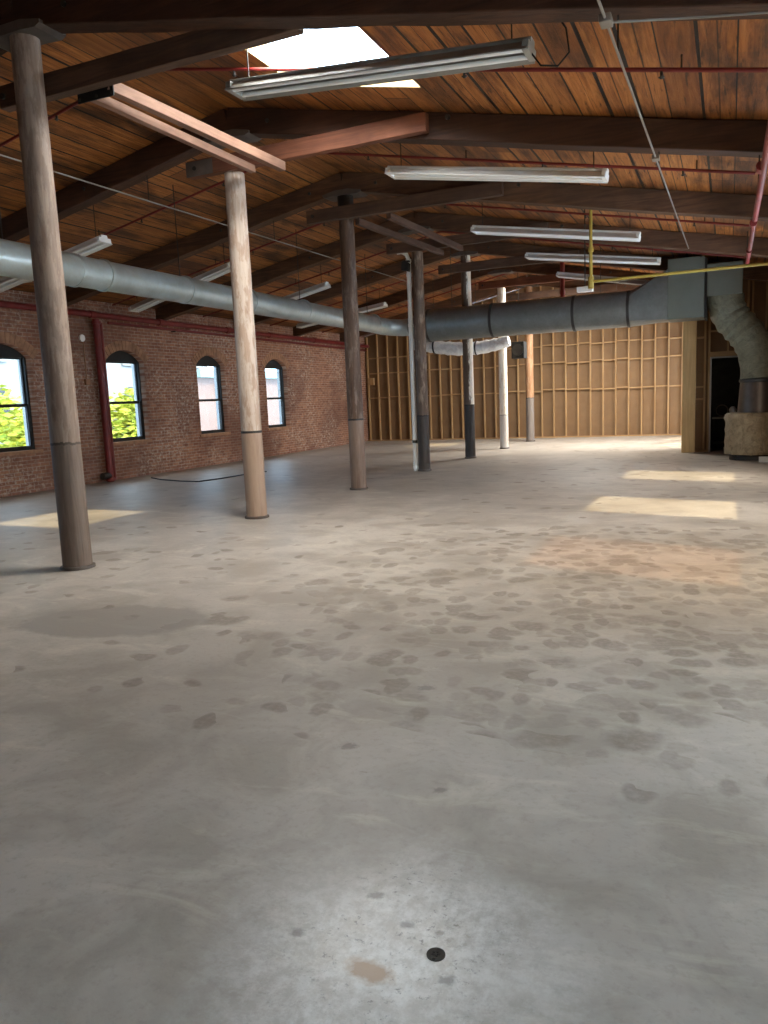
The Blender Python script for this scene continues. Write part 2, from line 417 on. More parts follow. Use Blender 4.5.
# ------------------------------------------------------------------ walls with openings
def arch(y0, y1, zs, zt, za, n=10):
    """outline of a segmental-arched opening: sill zs, springing zt, crown za"""
    pts = [(y0, zs), (y1, zs), (y1, zt)]
    h = za-zt; w = (y1-y0)/2; r = (w*w+h*h)/(2*h); cy, cz = (y0+y1)/2, za-r
    a0 = math.atan2(zt-cz, w)
    for i in range(1, n):
        a = a0 + (math.pi-2*a0)*i/n
        pts.append((cy+r*math.cos(a), cz+r*math.sin(a)))
    pts.append((y0, zt))
    return pts, (cy, cz, r, a0)
def wall_with_holes(name, outer, holes, x0, x1, mat, label):
    cu = bpy.data.curves.new(name, 'CURVE'); cu.dimensions = '2D'; cu.fill_mode = 'BOTH'; cu.extrude = .5
    for pts in [outer]+holes:
        sp = cu.splines.new('POLY'); sp.points.add(len(pts)-1); sp.use_cyclic_u = True
        for p, q in zip(sp.points, pts): p.co = (q[0], q[1], 0, 1)
    tmp = bpy.data.objects.new('tmp', cu); C.objects.link(tmp)
    me = bpy.data.meshes.new_from_object(tmp.evaluated_get(bpy.context.evaluated_depsgraph_get()))
    bpy.data.objects.remove(tmp); bpy.data.curves.remove(cu)
    for v in me.vertices:
        t = v.co.z+.5
        v.co = (x0+(x1-x0)*t, v.co.x, v.co.y)
    b = bmesh.new(); b.from_mesh(me); bmesh.ops.remove_doubles(b, verts=b.verts[:], dist=1e-5); bmesh.ops.recalc_face_normals(b, faces=b.faces[:]); b.to_mesh(me); b.free()
    me.name = name; me.materials.clear(); me.materials.append(mat)
    for p in me.polygons: p.material_index = 0
    o = bpy.data.objects.new(name, me); C.objects.link(o)
    return tag(o, label, kind='structure')

WY = [10.60, 13.80, 16.97, 20.20]          # windows of the left wall in view
WY_ALL = [4.2, 7.4] + WY
WW, ZS, ZT_, ZA = 1.20, .83, 2.62, 2.86
holes = []; geo = []
for y in WY_ALL:
    o, g = arch(y-WW/2, y+WW/2, ZS, ZT_, ZA); holes.append(o); geo.append(g)
wall_with_holes('wall_left', [(YB, 0), (YF+.25, 0), (YF+.25, deck_z(XL)-.01), (YB, deck_z(XL)-.01)], holes, XL, XL-.34, M['brick'], 'old red brick wall with arched windows')
RW = [.45, 3.6, 6.72, 9.98, 13.75, 21.55, 24.2]
rholes = [[(y-.78, .85), (y+.78, .85), (y+.78, 2.75), (y-.78, 2.75)] for y in RW]
wall_with_holes('wall_right', [(YB, 0), (YF+.25, 0), (YF+.25, deck_z(XR)-.01), (YB, deck_z(XR)-.01)], rholes, XR, XR+.22, M['brick'], 'brick wall just outside the right of the view')
m = MB()
m.prism([(XL-.34, 0), (XR+.22, 0), (XR+.22, deck_z(XR+.22)-.01), (XC, RIDGE-.01), (XL-.34, deck_z(XL-.34)-.01)], 1, YB, YB-.3)
tag(m.build('wall_back', M['brick_end']), 'brick wall behind the viewer', kind='structure')

# windows of the left wall
for i, (y, g) in enumerate(zip(WY_ALL, geo)):
    w = struct('window_%d' % (i+1), (XL-.15, y, ZS), 'arched black sash window in the brick wall')
    y0, y1 = y-WW/2, y+WW/2; xg = XL-.19
    # voussoir ring standing a little proud of the wall
    cy, cz, r, a0 = g
    m = MB(); nb = 15
    for k in range(nb):
        aa = a0-.08 + (math.pi-2*a0+.16)*(k+.06)/nb; ab = a0-.08 + (math.pi-2*a0+.16)*(k+.94)/nb
        q = [(cy+rr*math.cos(a), cz+rr*math.sin(a)) for rr, a in ((r+.004, aa), (r+.21, aa), (r+.21, ab), (r+.004, ab))]
        m.prism(q, 0, XL-.05, XL+.012)
    m.build('brick_arch', M['arch_brick'] if 'arch_brick' in M else M.setdefault('arch_brick', paint('arch_brick', (.42, .215, .115), .85, 0, .45, 5.)), w)
    m = MB(); m.box2((XL-.24, y0-.06, ZS-.07), (XL+.03, y1+.06, ZS)); m.build('sill', M['arch_brick'], w, bevel=.006)
    t = .045
    m = MB()                                             # outer frame with the dark arched head
    m.box2((xg-.05, y0, ZS), (xg+.06, y0+t, ZT_)); m.box2((xg-.05, y1-t, ZS), (xg+.06, y1, ZT_)); m.box2((xg-.05, y0+t, ZS), (xg+.06, y1-t, ZS+t))
    m.build('frame', M['frame_black'], w)
    m = MB(); m.box2((XL-.34, y0, ZS), (xg-.05, y0+.02, ZT_)); m.build('outer_jamb', M['jamb_pale'], w)
    m = MB(); m.box2((XL-.34, y1-.02, ZS), (xg-.05, y1, ZT_)); m.build('outer_jamb', M['jamb_pale'], w)
    m = MB(); o, _ = arch(y0, y1, ZT_-.0, ZT_+.001, ZA); m.prism(o, 0, xg-.05, xg+.05); m.build('head_panel', M['frame_black'], w)
    zm = 1.70
    for nm, za, zb, dx in (('lower_sash', ZS+t, zm+.03, .03), ('upper_sash', zm-.03, ZT_, -.01)):
        a, b = y0+t, y1-t
        m = MB(); s = .036
        m.box2((xg+dx-.018, a, za), (xg+dx+.018, a+s, zb)); m.box2((xg+dx-.018, b-s, za), (xg+dx+.018, b, zb))
        m.box2((xg+dx-.018, a+s, za), (xg+dx+.018, b-s, za+s)); m.box2((xg+dx-.018, a+s, zb-s), (xg+dx+.018, b-s, zb))
        sa = m.build(nm, M['frame_black'], w)
        m = MB(); m.box2((xg+dx-.003, a+s, za+s), (xg+dx+.003, b-s, zb-s)); m.build('pane', M['glass_tint'], sa)
# plain windows of the right wall (outside the view, they let the daylight in; the two nearest are added for light)
for i, y in enumerate(RW):
    w = struct('window_%d' % (20+i), (XR+.12, y, .85), 'window in the wall on the right')
    m = MB(); xg = XR+.12
    for a, b in (((y-.78, .85), (y-.73, 2.75)), ((y+.73, .85), (y+.78, 2.75)), ((y-.73, .85), (y+.73, .90)), ((y-.73, 2.70), (y+.73, 2.75))):
        m.box2((xg-.03, a[0], a[1]), (xg+.03, b[0], b[1]))
    m.build('frame', M['frame_black'], w)
    m = MB(); m.box2((xg-.003, y-.73, .90), (xg+.003, y+.73, 2.70)); m.build('pane', M['glass_diffusing' if y < 5 else 'glass_sun_tint' if y < 8 else 'glass_clear'], w)

# ------------------------------------------------------------------ roof deck with two skylight openings
SKY = [(-4.36, -2.92, 6.28, 7.86), (-4.36, -2.92, 21.68, 23.2)]
m = MB()
T = .06
def slab(xa, xb, ya, yb):
    za, zb = deck_z(xa), deck_z(xb)
    m.prism([(xa, za), (xb, zb), (xb, zb+T), (xa, za+T)], 1, ya, yb)
slab(XL-.6, XC, YB-.3, YF+.4)
slab(XC, SKY[0][0], YB-.3, YF+.4); slab(SKY[0][1], XR+.4, YB-.3, YF+.4)
ys = [YB-.3, SKY[0][2], SKY[0][3], SKY[1][2], SKY[1][3], YF+.4]
for a, b in ((0, 1), (2, 3), (4, 5)): slab(SKY[0][0], SKY[0][1], ys[a], ys[b])
tag(m.build('ceiling', M['deck']), 'sloping plank ceiling of orange-brown boards', kind='structure')
M['curb'] = paint('pale_skylight_curb', (.34, .24, .10), .6, 0, .25, 8.)
for i, (xa, xb, ya, yb) in enumerate(SKY):
    w = struct('window_%d' % (30+i), ((xa+xb)/2, (ya+yb)/2, deck_z((xa+xb)/2)), 'bright skylight in the plank ceiling')
    m = MB(); e = .04; H = .20
    za, zb = deck_z(xa), deck_z(xb)
    m.prism([(xa-e, za+T), (xa, za+T), (xa, za+H), (xa-e, za+H)], 1, ya-e, yb+e)
    m.prism([(xb, zb+T), (xb+e, zb+T), (xb+e, zb+H), (xb, zb+H)], 1, ya-e, yb+e)
    for yy in (ya-e, yb):
        m.prism([(xa, za+T), (xb, zb+T), (xb, zb+H), (xa, za+H)], 1, yy, yy+e)
    lin = MB()
    lin.prism([(xa, za), (xa+.025, za-.005), (xa+.025, za+H-.005), (xa, za+H)], 1, ya, yb)
    lin.prism([(xa+.025, za-.005), (xb, zb), (xb, zb+H-.02), (xa+.025, za+H-.02)], 1, yb-.025, yb)
    m.build('curb', M['curb'], w)
    lin.build('lining', M['curb'], w)
    m = MB(); m.prism([(xa-e, za+H), (xb+e, zb+H), (xb+e, zb+H+.02), (xa-e, za+H+.02)], 1, ya-e, yb+e)
    m.build('pane', M['glass_clear'], w)

# ------------------------------------------------------------------ far stud wall
w = struct('wall_far', (0, YF, 0), 'unfinished partition of pine studs and tan sheathing')
m = MB()
m.prism([(XL, 0), (XR, 0), (XR, deck_z(XR)-.01), (XC, RIDGE-.01), (XL, deck_z(XL)-.01)], 1, YF, YF+.03); m.build('sheathing', M['sheath'], w)
xs = []; x = XL+.10
while x < XR-.05: xs.append(x); x += .406
for x in xs:
    m = MB(); m.box2((x-.02, YF-.10, .04), (x+.02, YF, deck_z(x)-.06)); m.build('stud', M['pine'], w)
m = MB(); m.box2((XL, YF-.10, 0), (XR, YF, .04)); m.build('bottom_plate', M['pine_h'], w)
for row, z in enumerate((1.60, 2.50, 3.08)):
    for x in xs[:-1]:
        if z > deck_z(x)-.3: continue
        m = MB(); zz = z + R.uniform(-.03, .03)
        m.box2((x+.02, YF-.09, zz-.02), (x+.386, YF, zz+.02)); m.build('blocking', M['pine_h'], w)

# ------------------------------------------------------------------ framed closet on the right with the dark doorway
YC = 19.47
w = struct('wall_closet', (-.9, YC, 0), 'stud partition with a doorway at the right')
m = MB(); m.box2((-.98, YC+.11, 0), (-.42, YC+.13, 4.1)); m.box2((-.42, YC+.11, 2.28), (XR, YC+.13, 3.9)); m.box2((.33, YC+.11, 0), (XR, YC+.13, 2.28))
m.box2((-.98, YC+.13, 0), (-.95, YC+1.3, 4.1)); m.build('sheathing', M['sheath'], w)
m = MB(); m.box2((-.95, YC+.131, 0), (-.93, YC+1.3, 2.6)); m.box2((-.95, YC+1.28, 0), (XR, YC+1.3, 2.6)); m.box2((XR-.02, YC+.131, 0), (XR, YC+1.28, 2.6)); m.box2((-.95, YC+.131, 2.6), (XR, YC+1.3, 2.63)); m.build('shade_lining', M['iron'], w)  # shade inside the doorway put in as near-black inner walls and lid
for x, z0, z1 in ((-.53, .04, 4.1), (-.44, .04, 4.1), (-.05, 2.28, 4.0), (.35, .04, 3.9), (.44, .04, 3.9), (.72, .04, 3.85)):
    m = MB(); m.box2((x-.02, YC, z0), (x+.02, YC+.11, z1)); m.build('stud', M['pine'], w)
m = MB(); m.box2((-.42, YC, 2.17), (.33, YC+.11, 2.28)); m.build('header', M['pine_h'], w)
for x0, x1, z in ((-.72, -.55, 1.50), (-.72, -.55, 1.22), (-.72, -.55, 2.62), (-.42, -.07, 2.75), (-.03, .33, 2.75), (.46, .70, 2.6), (.46, .70, 1.4)):
    m = MB(); m.box2((x0, YC+.01, z-.02), (x1, YC+.11, z+.02)); m.build('blocking', M['pine_h'], w)
m = MB(); m.box2((-.72, YC+.01, 0), (-.42, YC+.11, .04)); m.box2((.33, YC+.01, 0), (XR, YC+.11, .04)); m.build('bottom_plate', M['pine_h'], w)
m = MB(); m.box2((-.415, YC-.012, 0), (-.385, YC+.12, 2.165)); m.box2((.30, YC-.012, 0), (.33, YC+.12, 2.165)); m.box2((-.385, YC-.012, 2.135), (.30, YC+.12, 2.165))
jm = m.build('trim_1', paint('grey_door_jamb', (.36, .33, .29), .5, 0, .1)); tag(jm, 'grey jamb of the dark doorway', kind='structure')
m = MB(); m.box2((-1.0, YC-.20, 0), (-.71, YC-.01, 4.16)); post = m.build('timber_post', M['post_pine'], None, bevel=.008)
tag(post, 'square light pine post at the corner of the partition left of the doorway', 'post')

# ------------------------------------------------------------------ roof trusses (rafter pairs)
WHERE = ['nearest the viewer, along the top edge', 'second from the viewer, behind the skylight', 'third from the viewer, over the post with the crossing beam', 'fourth from the viewer, over the post with the white pipe', 'fifth from the viewer, over the half-white post', 'sixth from the viewer, over the white post', 'farthest of all, next to the stud wall']
for k, y in enumerate(YT):
    t = thing('roof_truss', (XC, y, RIDGE-.3), 'dark timber rafter pair '+WHERE[k], 'rafters', 'roof rafters')
    for s, xe in ((-1, XL-.05), (1, XR+.02)):
        m = MB(); xa = XC + s*.0
        zc = -.15
        m.beam((xa, y, deck_z(xa)-.152), (xe, y, deck_z(xe)-.152), .22, .29, (0, 0, 1), 14, .012)
        m.build('rafter', M['rafter' if k < 2 else 'rafter_brown'], t, bevel=.012)
    # curved iron shoe under the ridge
    m = MB(); pr = [(-.34, -.0), (-.28, -.07), (-.12, -.11), (.12, -.11), (.28, -.07), (.34, -.0)]
    o = [(XC+a, raf_z(XC+a)-.0+(b*.5)) for a, b in pr]
    o += [(XC+a, raf_z(XC+a)+.03) for a, b in pr[::-1]]
    m.prism(o, 1, y-.15, y+.15); m.build('ridge_shoe', M['plate'], t)
    for a in (-.6, .6, -2.4, 2.4):
        m = MB(); m.tube([(XC+a, y-.13, deck_z(XC+a)-.15), (XC+a, y-.105, deck_z(XC+a)-.15)], .025, 8); m.build('bolt_head', M['iron'], t)

# ------------------------------------------------------------------ posts
PL = ['grey-brown round timber post nearest the viewer at the far left', 'pale pinkish round post under the end of the pale runners', 'dark brown round post with a crossing beam bolted to it', 'brown round post with a white pipe clamped to its left side',
      'half-dark half-white round post, fifth from the viewer', 'white round post ending by the white flexible duct', 'orange-tan round post with a grey foot, nearest the stud wall']
PR = [.135, .135, .132, .12, .122, .115, .125]
CZ = 4.43                                   # underside of the collar beams that posts carry
for k, y in enumerate(YT):
    top = raf_z(XC)-.055 if k % 2 == 0 else CZ
    t = thing('timber_post', (XC, y, 0), PL[k], 'post', 'round timber posts down the room')
    r = PR[k]; m = MB(); n = 26; prof = []
    for i in range(n+1):
        z = .035 + (top-.035)*i/n
        prof.append((r*(1.04-.10*i/n) + .004*noise.noise(Vector((k*7, 0, z*1.7))), z))
    m.lathe((XC, y, 0), prof, 20)
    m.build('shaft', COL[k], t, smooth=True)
    m = MB(); m.lathe((XC, y, 0), [(r*1.05, 0), (r*1.22, .004), (r*1.20, .03), (r*1.04, .036)], 24); m.build('base_plate', M['plate'], t, smooth=True)
    if k in (1, 2, 4):
        m = MB(); zz = [0, 1.16, 1.2, 0, 1.3][k]
        m.lathe((XC, y, zz), [(r*1.00, -.02), (r*1.035, -.010), (r*1.035, .010), (r*1.0, .02)], 20); m.build('iron_hoop', M['iron'], t)
    if k == 2:
        m = MB(); m.lathe((XC, y, top), [(r*.96, -.22), (r*1.0, -.21), (r*1.0, -.012), (r*.96, 0)], 20); m.build('iron_cap', M['iron'], t)

# ------------------------------------------------------------------ collar beams
CM = ['collar', 'collar_red', 'collar', 'collar', 'collar', 'collar_red', 'collar']
CL = ['dark collar beam crossing the nearest post', 'reddish collar beam lying on the pale pinkish post', 'brown collar beam crossing the third post', 'dark collar beam over the post with the white pipe',
      'dark collar beam at the half-white post', 'pinkish collar beam at the white post', 'collar beam at the orange-tan post by the stud wall']
for k, y in enumerate(YT):
    if k % 2 == 0:
        zc, yc = (4.48 if k == 0 else 4.53), (y+.195 if k == 0 else y-.195)
    else:
        zc, yc = CZ+.10, y
    t = thing('collar_beam', (XC, yc, zc), CL[k], 'beam', 'collar beams on the posts')
    m = MB(); x1 = -3.12
    if k % 2:                    # the end butts the rafter face: run it beside the rafter
        yc2 = y-.165
    else: yc2 = yc
    m.beam((-6.42 if k else -6.36, yc if k % 2 == 0 else y-.10, zc), (x1, yc2, zc), .11, .20, (0, 0, 1), 10, .006)
    m.build('timber', M[CM[k]], t, bevel=.008)
    for xx in (-6.3, x1+.25):
        ya = (yc if k % 2 == 0 else y-.10) - .055 - (0 if xx < -5 else .055 if k % 2 else 0)
        m = MB(); m.tube([(xx, ya-.018, zc), (xx, ya+.02, zc)], .028, 8); m.build('bolt_head', M['iron'], t)
    if k == 1:
        m = MB(); m.box2((-6.43, y-.165, zc-.095), (-6.02, y-.158, zc+.085)); m.build('steel_plate', M['plate'], t)

# runner pairs between collars
def runner(p0, p1, w, h, mat, label):
    m = MB(); m.beam(p0, p1, w, h, (0, 0, 1), 8, .004)
    o = m.build('runner_beam', M[mat], None, bevel=.006)
    tag(o, label, 'beam', 'runner beams under the ridge'); return o
ya, yb = YT[0]+.255, YT[1]-.19
runner((-5.16, ya, 4.405), (-5.00, yb+.02, 4.35), .09, .105, 'rail_pale', 'pale pinkish runner beam on the right of the near pair')
runner((-5.41, ya, 4.385), (-5.42, yb+.02, 4.385), .075, .085, 'rail_pale', 'narrower pale runner beam on the left of the near pair')
ya, yb = YT[2]-.13, YT[3]-.16
runner((-5.55, ya, 4.38), (-5.22, yb, 4.32), .08, .10, 'rail_dark', 'dark brown runner beam on the left of the farther pair')
runner((-5.00, ya, 4.40), (-4.82, yb, 4.36), .08, .10, 'rail_dark', 'dark brown runner beam on the right of the farther pair')
t = thing('hanger_bracket', (-5.3, YT[0]+.25, 4.3), 'black iron bracket under the nearest collar beam where the pale runners start', 'bracket')
m = MB(); m.box2((-5.50, YT[0]+.252, 4.30), (-5.08, YT[0]+.262, 4.40)); m.build('strap', M['black'], t)
for x in (-5.48, -5.28, -5.10):
    m = MB(); m.tube([(x, YT[0]+.25, 4.33), (x, YT[0]+.275, 4.33)], .018, 8); m.build('bolt', M['iron'], t)

# ------------------------------------------------------------------ fluorescent fixtures
def fixture(label, a, b, mat_h, group='fluorescent strip lights', hang=True):
    a, b = Vector(a), Vector(b)
    t = thing('fluorescent_light', (a+b)/2, label, 'light fixture', group)
    d = (b-a).normalized(); s = Vector((0, 1, 0)); u = s.cross(d) if s.cross(d).z > 0 else -s.cross(d)
    def sect(pts, i0=0., i1=0.):
        m = MB(); p, q = a+d*i0, b-d*i1
        A = [m.b.verts.new(p+s*x+u*z) for x, z in pts]; B = [m.b.verts.new(q+s*x+u*z) for x, z in pts]
        m.b.faces.new(A[::-1]); m.b.faces.new(B)
        for i in range(len(pts)): m.b.faces.new((A[i], A[(i+1) % len(pts)], B[(i+1) % len(pts)], B[i]))
        return m
    sect([(-.06, .0), (.06, .0), (.06, .05), (.05, .062), (-.05, .062), (-.06, .05)]).build('housing', M[mat_h], t)
    m = sect([(.06, .03), (.145, -.045), (.145, -.053), (.139, -.053), (.06, .018)], .01, .01)
    m2 = sect([(-.06, .03), (-.06, .018), (-.139, -.053), (-.145, -.053), (-.145, -.045)], .01, .01)
    me2 = bpy.data.meshes.new('x'); m2.b.to_mesh(me2); m2.b.free(); m.b.from_mesh(me2); bpy.data.meshes.remove(me2)
    m.build('reflector', M[mat_h], t)
    for sx in (-.07, .07):
        m = MB(); m.tube([a+d*.05+s*sx-u*.028, b-d*.05+s*sx-u*.028], .019, 10); m.build('tube', M['tube_white'], t, smooth=True)
    for p, e in ((a, 1), (b, -1)):
        m = MB(); m.box(p+d*e*.025-u*.012, (.05, .24, .07), Matrix((d, s, u)).transposed()); m.build('end_cap', M[mat_h], t, bevel=.004)
    for f in (.06, .94):
        p = a.lerp(b, f)+u*.06
        m = MB(); m.tube([p, (p.x, p.y, deck_z(p.x)-.002)], .006, 6); m.build('hanger_rod', M['iron'], t)
    return t
fixture('grey strip light hanging across the bright skylight', (-3.95, 6.0, 4.20), (-1.36, 6.0, 3.99), 'housing_grey')
fixture('white strip light nearest after the skylight one', (-3.90, 9.25, 4.29), (-1.28, 9.25, 3.86), 'white_enamel')
fixture('white strip light third along, above the yellow riser', (-3.84, 12.5, 4.17), (-1.26, 12.5, 3.75), 'white_enamel')
fixture('white strip light fourth along, just over the big duct', (-3.70, 15.55, 4.19), (-1.21, 15.55, 3.82), 'white_enamel')
fixture('white strip light farthest along, almost hidden behind the big duct', (-3.75, 18.8, 4.25), (-1.58, 18.8, 3.83), 'white_enamel')
fixture('white strip light left of the nearest post, end just above the round duct', (-10.8, 9.0, 3.48), (-8.28, 9.0, 3.97), 'white_enamel', 'strip lights on the left slope')
fixture('white strip light seen just left of the pale pinkish post, above the duct', (-11.0, 12.55, 3.52), (-8.55, 12.55, 4.12), 'white_enamel', 'strip lights on the left slope')
fixture('white strip light between the pale pinkish post and the dark post', (-10.7, 15.75, 3.60), (-8.22, 15.75, 4.11), 'white_enamel', 'strip lights on the left slope')
fixture('white strip light just right of the dark post, above the duct', (-10.9, 19.0, 3.62), (-8.25, 19.0, 3.98), 'white_enamel', 'strip lights on the left slope')
fixture('short white strip light under the round duct at the left edge of the view', (-12.2, 10.0, 3.83), (-11.02, 10.0, 3.83), 'white_enamel', 'strip lights on the left slope')

# loose black cable beside the skylight fixture
m = MB()
pts = [(-1.36, 6.0, 4.25), (-1.30, 5.98, 4.29), (-1.24, 6.0, 4.27), (-1.12, 6.02, 4.08), (-1.10, 6.03, 3.92), (-1.18, 6.02, 3.84), (-1.30, 6.0, 3.86), (-1.37, 6.0, 3.96)]
m.tube(pts, .007, 6); tag(m.build('power_cable', M['black'], None, smooth=True), 'black cable looping off the right end of the grey strip light', 'cable')

# ------------------------------------------------------------------ ducts
DX, DZ, DR = -7.68, 3.31, .195
t = thing('round_duct', (DX, 12, DZ), 'long pale galvanized round duct running down the room on the left', 'duct')
m = MB(); ysd = [4.0, 7.8, 8.25, 9.96, 13.6, 17.2]
m.tube([(DX, 4.0, DZ), (DX, 7.7, DZ), (DX, 7.78, DZ), (DX, 17.0, DZ-.03), (DX+.02, 17.3, DZ-.05), (DX+.15, 17.55, DZ-.07), (DX+.42, 17.7, DZ-.09), (DX+.60, 17.72, DZ-.09)], [DR*1.05, DR*1.05, DR, DR, DR, DR, DR*1.02, DR*1.05], 28)
m.build('duct_body', M['duct'], t, smooth=True)
for y in (5.6, 7.74, 8.25, 9.96, 11.7, 13.6, 15.4, 16.9):
    m = MB(); m.tube([(DX, y-.03, DZ), (DX, y-.025, DZ), (DX, y+.025, DZ), (DX, y+.03, DZ)], [DR, DR*1.05+.006, DR*1.05+.006, DR], 28); m.build('seam_band', M['duct'], t, smooth=True)
for y in (6.7, 9.87, 13.5, 16.6):
    m = MB(); m.tube([(DX, y, DZ+DR*.98), (DX, y, deck_z(DX)-.002)], .007, 6); m.build('hanger_rod', M['iron'], t)

YD, ZD, RD = 17.72, 3.22, .378
t = thing('cross_duct', (-4, YD, ZD), 'large dull grey round duct crossing the room in front of the far posts', 'duct')
m = MB(); m.tube([(-7.07, YD, ZD), (-6.72, YD, ZD), (-6.7, YD, ZD), (-1.95, YD, ZD)], [DR*1.08, RD*.97, RD, RD], 32); m.build('duct_body', M['duct_dark'], t, smooth=True)
for x in (-6.55, -5.0, -3.15, -2.0):
    m = MB(); m.tube([(x-.03, YD, ZD), (x-.028, YD, ZD), (x+.028, YD, ZD), (x+.03, YD, ZD)], [RD, RD+.012, RD+.012, RD], 32); m.build('seam_band', M['band'], t, smooth=True)
# square-to-round transition
m = MB(); seg = 32; A = []; B = []
for k in range(seg):
    a = 2*math.pi*k/seg; c, s_ = math.cos(a), math.sin(a)
    A.append(m.b.verts.new((-1.95, YD+RD*c, ZD+RD*s_)))
    q = max(abs(c), abs(s_)); B.append(m.b.verts.new((-1.20, YD+.42*c/q, ZD+.19+.50*s_/q)))
for k in range(seg):
    j = (k+1) % seg; m.b.faces.new((A[k], A[j], B[j], B[k]))
m.build('transition', M['duct_dark'], t, smooth=True)
for x in (-6.0, -2.6):
    m = MB(); m.tube([(x, YD, ZD+RD*.98), (x, YD, deck_z(x)-.002)], .007, 6); m.build('hanger_rod', M['iron'], t)

t = thing('duct_plenum', (-.82, YD, 2.9), 'tall grey sheet metal plenum box at the right end of the crossing duct', 'duct box')
m = MB(); m.box2((-1.20, YD-.42, 2.90), (-.50, YD+.42, 4.10)); m.build('box', M['box_grey'], t, bevel=.01)
m = MB()
for a, b in (((-1.19, 2.91), (-.51, 4.09)), ((-.51, 2.91), (-1.19, 4.09))):
    m.beam((a[0], YD-.421, a[1]), (b[0], YD-.421, b[1]), .012, .02, (0, -1, 0))
m.build('cross_break', M['box_grey'], t)
m = MB(); m.box2((-.50, YD-.44, 2.88), (-.455, YD+.44, 4.05)); m.build('flange', M['black'], t)  # shaded gap beside the plenum, built as a black strip

t = thing('curved_duct', (.5, 17.7, 1.57), 'grey green wrapped duct curving down from the plenum at the right', 'duct')
m = MB(); m.box2((-.453, 17.30, 3.30), (.20, 18.0, 3.93)); m.build('square_neck', M['box_grey'], t, bevel=.01)
m = MB(); ctrl = []
P0, P1, P2, P3 = Vector((-.11, 17.65, 3.32)), Vector((-.11, 17.65, 2.60)), Vector((.54, 17.55, 2.75)), Vector((.54, 17.5, 1.62))
for i in range(25):
    q = i/24; ctrl.append(P0*(1-q)**3+P1*3*q*(1-q)**2+P2*3*q*q*(1-q)+P3*q**3)
m.tube(ctrl, [.345+.014*math.sin(i*1.9)+.008*math.sin(i*4.1) for i in range(25)], 28)
m.build('wrapped_bend', M['s_wrap'], t, smooth=True)
m = MB(); m.lathe((.54, 17.5, 0), [(.36, 1.55), (.37, 1.56), (.37, 1.61), (.35, 1.62)], 28); m.build('clamp_band', M['band'], t, smooth=True)

t = thing('air_handler', (.52, 17.4, 0), 'tan wrapped drum of the air unit with a dark metal neck below the curved duct', 'air unit')
m = MB(); m.lathe((.54, 17.5, 0), [(.385, .94), (.375, 1.1), (.352, 1.50), (.345, 1.552)], 28); m.build('metal_neck', paint('brown_sheet_metal', (.115, .085, .065), .4, .4, .3), t, smooth=True)
m = MB(); prof = [(.10, .12), (.40, .10), (.50, .12)] + [(.505+.012*math.sin(i*2.3), .14+.78*i/10) for i in range(11)] + [(.47, .945), (.36, .95)]
rr = m.tube([(.44, 17.42, z) for r_, z in prof], [r_ for r_, z in prof], 36)
for v in m.b.verts:
    v.co += Vector((noise.noise(v.co*6), noise.noise(v.co*6+Vector((4, 0, 0))), noise.noise(v.co*6+Vector((0, 4, 0)))*.6))*.035
m.build('insulated_drum', M['drum_wrap'], t, smooth=True)
m = MB(); m.lathe((.44, 17.42, 0), [(.42, 0), (.42, .09), (.40, .125)], 24); m.build('skid_base', M['iron'], t, smooth=True)
m = MB(); m.box2((.55, 16.62, 0), (.95, 16.70, .11)); tag(m.build('board_offcut', M['white_enamel'], None, bevel=.004), 'short white board lying on the floor in front of the tan drum', 'board')

# white flexible duct and the black fan box it ends at
t = thing('flexible_duct', (-6.6, 20.9, 3.0), 'white wrapped flexible duct sagging behind the large crossing duct', 'duct')
m = MB(); pts = []
for i in range(29):
    q = i/28; x = -8.35+2.86*q
    pts.append((x, 20.95, 3.06 - .10*q - .22*math.sin(math.pi*q)**1.0*(.5+.6*q)))
m.tube(pts, [.15+.035*q_ + .012*math.sin(i*2.4) for i, q_ in enumerate([math.sin(math.pi*j/28) for j in range(29)])], 20)
m.build('duct_body', M['white_wrap'], t, smooth=True)
for i in (7, 19):
    m = MB(); p = pts[i]; m.tube([(p[0]-.02, p[1], p[2]), (p[0]+.02, p[1], p[2])], .196, 20); m.build('strap', M['band'], t)
    m = MB(); m.tube([(p[0], p[1], p[2]+.19), (p[0], p[1], deck_z(p[0])-.002)], .006, 6); m.build('hanger_rod', M['iron'], t)
t = thing('fan_box', (-5.3, 21.9, 2.5), 'black square fan box at the end of the white flexible duct', 'fan')
m = MB(); m.box2((-5.66, 21.82, 2.52), (-5.30, 22.2, 2.98)); m.build('casing', M['black'], t, bevel=.012)
m = MB(); m.tube([(-5.48, 21.80, 2.75), (-5.48, 21.82, 2.75)], .16, 20); fr = m.build('grille', M['iron'], t)
m = MB(); m.tube([(-5.48, 22.0, 2.98), (-5.48, 22.0, deck_z(-5.48)-.002)], .01, 6); m.build('hanger_rod', M['iron'], t)

# ------------------------------------------------------------------ pipes
# white drain pipe on the fourth post
t = thing('drain_pipe', (-6.02, YT[3]-.02, 0), 'white vertical pipe clamped to the left of the brown post', 'pipe')
px, py = -6.005, YT[3]+.0
m = MB(); m.tube([(px, py, 0), (px, py, 4.30)], .048, 14); m.build('pipe', M['white_pvc'], t, smooth=True)
for z in (.08, .16, .62, 3.0, 4.0, 4.28):
    m = MB(); m.tube([(px, py, z-.03), (px, py, z+.03)], .056, 14); m.build('coupling', M['white_pvc'] if z != .62 else M['iron'], t, smooth=True)
m = MB(); m.tube([(px, py, 4.30), (px-.03, py-.02, 4.40), (px-.12, py-.04, 4.46), (px-.22, py-.06, 4.46)], .04, 10); m.build('elbow', M['white_pvc'], t, smooth=True)
t = thing('floodlight', (-6.0, YT[3]-.1, 4.2), 'small black floodlight on the white pipe at the top of the brown post', 'lamp')
